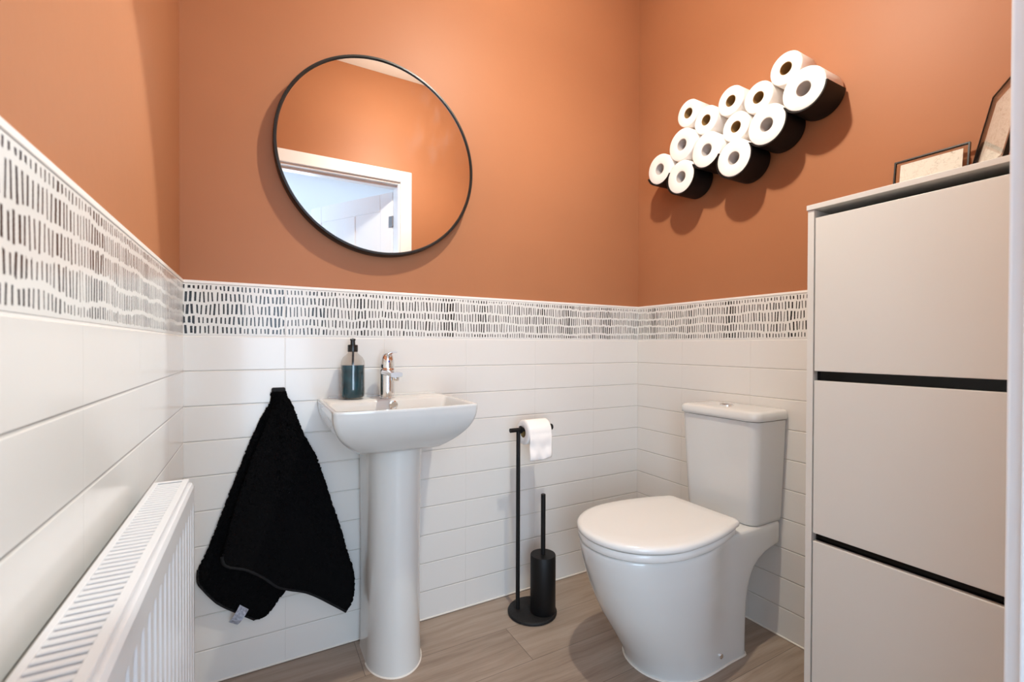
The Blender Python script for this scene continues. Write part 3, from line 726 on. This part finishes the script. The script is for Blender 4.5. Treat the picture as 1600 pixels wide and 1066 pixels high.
for j, (y, z) in enumerate(path):
    row = []
    for i in range(25):
        u = i/24; fw = max(0, j-n0)/16
        row.append(bm.verts.new((RX0+.001+(RX1-RX0-.002)*u+.002*fw*math.sin(5*u), y+.0022*fw*math.sin(u*9+j*.35)+.0012*fw*math.sin(u*17-j*.6), z-.006*fw*math.sin(u*3.0)-.006*fw*(1-u))))
    g0.append(row)
for a, b in zip(g0, g0[1:]):
    for i in range(24): bm.faces.new((a[i], a[i+1], b[i+1], b[i]))
o = obj('hanging_sheet', bm, M['paper'], hr, smooth=180); s = o.modifiers.new('t', 'SOLIDIFY'); s.thickness = .0007; s.offset = 0

# ------------------------------------------------------------------ toilet
YC = -.541
wc = thing('toilet', 'white close-coupled toilet with closed lid against the right wall', 'toilet', (-.35, YC, 0))
def dring(xf, xr, w, wr, xm, xb, z, nf=22, rc=.02, p=2.15):
    """plan outline: rounded front at xf, widest w at xm, narrowing to wr by xb, square back at xr"""
    half = []
    for i in range(nf+1):
        t = PI/2*i/nf
        half.append((xm-(xm-xf)*max(0.0, math.cos(t))**(2/p), w*math.sin(t)**(2/p)))
    for i in range(1, 9):
        t = i/8; s = t*t*(3-2*t)
        half.append((xm+(xb-xm)*t, w+(wr-w)*s))
    for i in range(1, 5):
        t = i/5; half.append((xb+(xr-rc-xb)*t, wr))
    for i in range(0, 6):
        t = PI/2*i/5; half.append((xr-rc+rc*math.sin(t), wr-rc+rc*math.cos(t)))
    near = [(x, YC-y, z) for x, y in half]
    far = [(x, YC+y, z) for x, y in reversed(half[1:])]
    return near+far
bm = bmesh.new(); rings = []
lv = [  # z, xf, w, xm, xb, xr, wr
 (0.000, -.535, .132, -.38, -.24, -.178, .126),
 (0.010, -.536, .131, -.38, -.24, -.178, .126),
 (0.060, -.563, .136, -.39, -.25, -.178, .126),
 (0.120, -.600, .146, -.41, -.26, -.178, .127),
 (0.180, -.637, .157, -.42, -.26, -.176, .128),
 (0.220, -.657, .163, -.43, -.26, -.168, .129),
 (0.250, -.670, .167, -.43, -.26, -.156, .130),
 (0.275, -.680, .170, -.44, -.26, -.138, .130),
 (0.295, -.687, .172, -.44, -.26, -.112, .130),
 (0.310, -.692, .173, -.44, -.26, -.078, .130),
 (0.318, -.695, .174, -.44, -.26, -.045, .130),
 (0.325, -.697, .174, -.44, -.26, -.006, .130),
 (0.345, -.703, .175, -.44, -.26, -.004, .130),
 (0.370, -.708, .176, -.44, -.26, -.004, .130),
 (0.386, -.710, .176, -.44, -.26, -.004, .130),
 (0.392, -.708, .174, -.44, -.26, -.006, .128),
 (0.394, -.703, .170, -.44, -.26, -.012, .124)]
for z, xf, w, xm, xb, xr, wr in lv: rings.append(dring(xf, xr, w, wr, xm, xb, z))
ring_loft(bm, rings); obj('toilet_pan', bm, M['ceramic'], wc, smooth=55)
bm = bmesh.new()
ring_loft(bm, [dring(-.538-k, -.1755, .1345+k, .1285+k, -.38, -.24, z) for z, k in ((0, .0018), (.003, .0004))]); obj('sealant_bead', bm, M['silicone'], wc)
def lidring(xf, xr, w, z, rc=.045):
    nf, xm, p, k = 26, -.50, 2.06, .235
    half = []
    for i in range(nf+1):
        t = PI/2*i/nf; half.append((xm-(xm-xf)*max(0.0, math.cos(t))**(2/p), w*math.sin(t)**(2/p)))
    rc = .022
    for i in range(1, 15):
        t = i/15; half.append((xm+(xr-rc-xm)*t, w*(1-k*t*t)))
    we = w*(1-k)
    for i in range(0, 8):
        t = PI/2*i/7; half.append((xr-rc+rc*math.sin(t), we-rc+rc*math.cos(t)))
    return [(x, YC-y, z) for x, y in half]+[(x, YC+y, z) for x, y in reversed(half[1:])]
bm = bmesh.new()
ring_loft(bm, [lidring(-.706, -.245, .176, .3965), lidring(-.710, -.243, .180, .400), lidring(-.710, -.243, .180, .414), lidring(-.707, -.245, .177, .418)]); obj('toilet_seat', bm, M['seat'], wc, smooth=50)
bm = bmesh.new()
ring_loft(bm, [lidring(-.706, -.237, .178, .4205), lidring(-.712, -.232, .1835, .4225), lidring(-.714, -.230, .185, .427), lidring(-.7135, -.231, .1845, .434), lidring(-.709, -.236, .180, .4395), lidring(-.698, -.246, .169, .4425), lidring(-.66, -.28, .13, .4437)]); obj('toilet_lid', bm, M['seat'], wc, smooth=60)
for s in (-.075, .075):
    bm = bmesh.new(); lathe(bm, [(0, -.022), (.010, -.022), (.010, .022), (0, .022)], (-.226, YC+s, .405), 20, 'Y'); box(bm, -.236, -.206, YC+s-.02, YC+s+.02, .3942, .404)
    obj('seat_hinge', bm, M['seat'], wc, smooth=40)
def cring(hw, xf, z, r=.032): return [(x, y, z) for x, y, _ in rrect(xf, -.004, YC+.004-hw, YC+.004+hw, (.008, r, r, .008), z, 8)]
bm = bmesh.new(); ring_loft(bm, [cring(.128, -.150, .3950), cring(.132, -.154, .398), cring(.134, -.157, .41), cring(.142, -.163, .58), cring(.148, -.168, .7335)])
obj('cistern', bm, M['ceramic'], wc, smooth=50)
bm = bmesh.new(); ring_loft(bm, [cring(.149, -.171, .7355), cring(.1525, -.1745, .7375), cring(.1535, -.1755, .745), cring(.1525, -.1745, .760), cring(.148, -.170, .7655), cring(.138, -.160, .768), cring(.10, -.12, .7688)])
obj('cistern_lid', bm, M['ceramic'], wc, smooth=60)
bm = bmesh.new(); lathe(bm, [(0, 0), (.0235, 0), (.0235, .003), (.021, .0045), (.0195, .0035), (0, .0035)], (-.085, YC+.02, .7685), 36); fb_ = obj('flush_button', bm, M['chrome'], wc, smooth=40)
bm = bmesh.new(); box(bm, -.0855, -.0845, YC+.001, YC+.039, .7715, .7728); obj('button_divider', bm, M['rubber'], fb_)
bm = bmesh.new(); lathe(bm, [(0, -.004), (.004, -.005), (.0075, -.003), (.008, 0), (.008, .004)], (-.315, YC-.1312, .040), 24, 'Y'); sc_ = obj('fixing_cap', bm, M['chrome'], wc, smooth=50)

# ------------------------------------------------------------------ shoe cabinet
D, CY0, CY1, CT = .28, YD+.006, -.893, 1.344
cb = thing('shoe_cabinet', 'tall white flap-door cabinet with black finger gaps beside the toilet', 'cabinet', (-.14, (CY0+CY1)/2, 0))
bm = bmesh.new()
box(bm, -D, -.001, CY1-.0155, CY1, 0, CT-.014); box(bm, -D, -.001, CY0, CY0+.0155, 0, CT-.014)
obj('side_panels', bm, M['cab'], cb, bevel=(.0007, 2))
obj('top_panel', B(-D-.003, -.001, CY0, CY1+.002, CT-.013, CT), M['cab'], cb, bevel=(.0007, 2))
bm = bmesh.new(); box(bm, -.02, -.0015, CY0+.016, CY1-.016, .02, CT-.014)
for z in (.04, .482, .905): box(bm, -D+.06, -.021, CY0+.016, CY1-.016, z-.008, z+.006)
obj('carcass', bm, M['cabdark'], cb)
flaps = ((.913, 1.308), (.494, .8885), (.075, .473))
for i, (z0, z1) in enumerate(flaps):
    f = obj('flap_door', B(-D-.0005, -D+.015, CY0+.019, CY1-.0190, z0, z1), M['cab'], cb, bevel=(.0012, 2))
    if i < 3:
        # glossy black rail set back in the finger gap above the next flap
        obj('gap_rail', B(-D+.020, -D+.032, CY0+.0165, CY1-.0165, z0-.045, z0+.010), M['cabblack'], cb)
obj('plinth', B(-D+.03, -D+.045, CY0+.016, CY1-.016, 0, .07), M['cab'], cb)

# ------------------------------------------------------------------ picture frames on the cabinet
def frame(name, label, p0, uvec, w, lean_n, lean, ztop_, prm, margin):
    """p0: top-left corner (x,y), uvec: direction along the top, lean_n: direction the foot moves out"""
    zb = CT+.0006; u = Vector((*uvec, 0)).normalized(); n = Vector((*lean_n, 0)).normalized()
    T = Vector((p0[0], p0[1], ztop_)); h = ztop_-zb
    dn = (Vector((0, 0, -h))+n*lean); H = dn.length; dn.normalize()
    nn = u.cross(dn).normalized()
    if nn.dot(n) < 0: nn = -nn
    def P(s, t, d): return T+u*s+dn*t+nn*d
    def bx(bm, s0, s1, t0, t1, d0, d1):
        v = [bm.verts.new(P(s, t, d)) for d in (d0, d1) for s, t in ((s0, t0), (s1, t0), (s1, t1), (s0, t1))]
        for f in ((0, 3, 2, 1), (4, 5, 6, 7), (0, 1, 5, 4), (1, 2, 6, 5), (2, 3, 7, 6), (3, 0, 4, 7)): bm.faces.new([v[i] for i in f])
    t = thing(name, label, 'picture frame', P(w/2, H, 0), 'glass picture frames on the cabinet')
    fw = .0032; d1 = .0082
    bm = bmesh.new()
    bx(bm, 0, fw, 0, H, 0, d1); bx(bm, w-fw, w, 0, H, 0, d1); bx(bm, fw, w-fw, 0, fw, 0, d1); bx(bm, fw, w-fw, H-fw, H, 0, d1)
    obj('frame_border', bm, M['blackframe'], t)
    bm = bmesh.new(); bx(bm, fw, w-fw, fw, H-fw, .0015, .0030); obj('back_glass', bm, M['glass'], t)
    bm = bmesh.new(); bx(bm, fw, w-fw, fw, H-fw, .0055, .0070); obj('front_glass', bm, M['glass'], t)
    bm = bmesh.new(); bx(bm, margin, w-margin, margin*.85, H-margin, .0036, .0040); obj('art_print', bm, prm, t)
frame('picture_frame', 'small thin black frame with off-white print leaning on the wall', (-.006, -.976), (0, -1), .152, (-1, 0), .020, 1.479, print_mat('speckled_print', .25, 1), .013)
frame('picture_frame', 'larger black glass frame turned at an angle beside the doorway', (-.010, -1.173), (-.862, -.506), .22, (-.506, .862), .050, 1.568, print_mat('patterned_print', .55, 2), .031)

# ------------------------------------------------------------------ radiator
RXF, RXB, RY0, RY1, RZ0, RZ1 = -1.640, -1.699, -1.30, -.540, .13, .726
rad = thing('radiator', 'white panel radiator with slatted top grille on the left wall', 'radiator', (-1.67, -.92, RZ0))
bm = bmesh.new(); NR = 23; prof = []
span = RY1-RY0-.02; pitch = span/NR
for i in range(NR):
    y0 = RY0+.01+i*pitch
    prof += [(y0, 0), (y0+pitch*.50, 0), (y0+pitch*.62, -.006), (y0+pitch*.88, -.006)]
prof.append((RY1-.01, 0))
prof = [(RY0, 0)]+prof+[(RY1, 0)]
def prow(z, k, dx=0): return [(RXF+dx+d*k, y, z) for y, d in prof]
back = RXF-.012
rws = [prow(RZ0, 0, -.010), prow(RZ0, 0, -.003), prow(RZ0+.006, 0), prow(RZ0+.035, 0), prow(RZ0+.045, 1), prow(RZ1-.052, 1), prow(RZ1-.042, 0), prow(RZ1-.012, 0), prow(RZ1-.006, 0, -.003), prow(RZ1-.004, 0, -.008)]
vr = [[bm.verts.new(p) for p in r] for r in rws]
for a, b in zip(vr, vr[1:]):
    for i in range(len(prof)-1): bm.faces.new((a[i], a[i+1], b[i+1], b[i]))
o = obj('front_panel', bm, M['rad'], rad, smooth=25, recalc=False); s = o.modifiers.new('t', 'SOLIDIFY'); s.thickness = .0015; s.offset = -1
bm = bmesh.new(); yy = RY0+.04
while yy < RY1-.03:
    box(bm, -1.683, -1.656, yy, yy+.0012, RZ0+.02, RZ1-.03); yy += .02
obj('convector_fins', bm, M['rad'], rad)
bm = bmesh.new(); box(bm, RXB, RXB+.010, RY0+.003, RY1-.003, RZ0+.003, RZ1-.02); obj('rear_panel', bm, M['rad'], rad, bevel=(.002, 2))
bm = bmesh.new(); box(bm, RXB, RXF-.007, RY1-.003, RY1, RZ0+.01, RZ1-.002); obj('end_cover', bm, M['rad'], rad, bevel=(.001, 2))
obj('end_cover', B(RXB, RXF-.007, RY0, RY0+.003, RZ0+.01, RZ1-.002), M['rad'], rad, bevel=(.001, 2))
bm = bmesh.new(); gx0, gx1 = RXB-.0005, RXF-.0075; gz = RZ1+.002
box(bm, gx0, gx0+.007, RY0-.001, RY1+.001, gz-.012, gz); box(bm, gx1-.0095, gx1, RY0-.001, RY1+.001, gz-.012, gz)
box(bm, gx0+.006, gx1-.0090, RY1-.008, RY1+.001, gz-.003, gz); box(bm, gx0+.006, gx1-.0090, RY0-.001, RY0+.010, gz-.003, gz)
gr_ = obj('top_grille', bm, M['rad'], rad, bevel=(.0008, 2))
bm = bmesh.new(); yy = RY0+.014
while yy < RY1-.018:
    a = [(gx0+.006, yy, gz-.0090), (gx0+.006, yy, gz-.0022), (gx0+.006, yy+.0010, gz-.0012), (gx0+.006, yy+.0075, gz-.0012), (gx0+.006, yy+.0075, gz-.0024), (gx0+.006, yy+.0014, gz-.0090)]
    ring_loft(bm, [a, [(gx1-.0085, y, z) for _, y, z in a]]); yy += .0125
obj('grille_slats', bm, M['rad'], gr_)
for y in (-.70, -1.2): obj('wall_bracket', B(-W+.0005, RXB+.002, y, y+.04, .3, .62), M['rad'], rad)
bm = bmesh.new(); tube(bm, [(-1.668, RY1+.022, 0.0), (-1.668, RY1+.022, .175)], .0075); tube(bm, [(-1.668, RY1+.022, .168), (-1.668, RY1-.002, .168)], .010); obj('inlet_pipe', bm, M['rad'], rad, smooth=40)
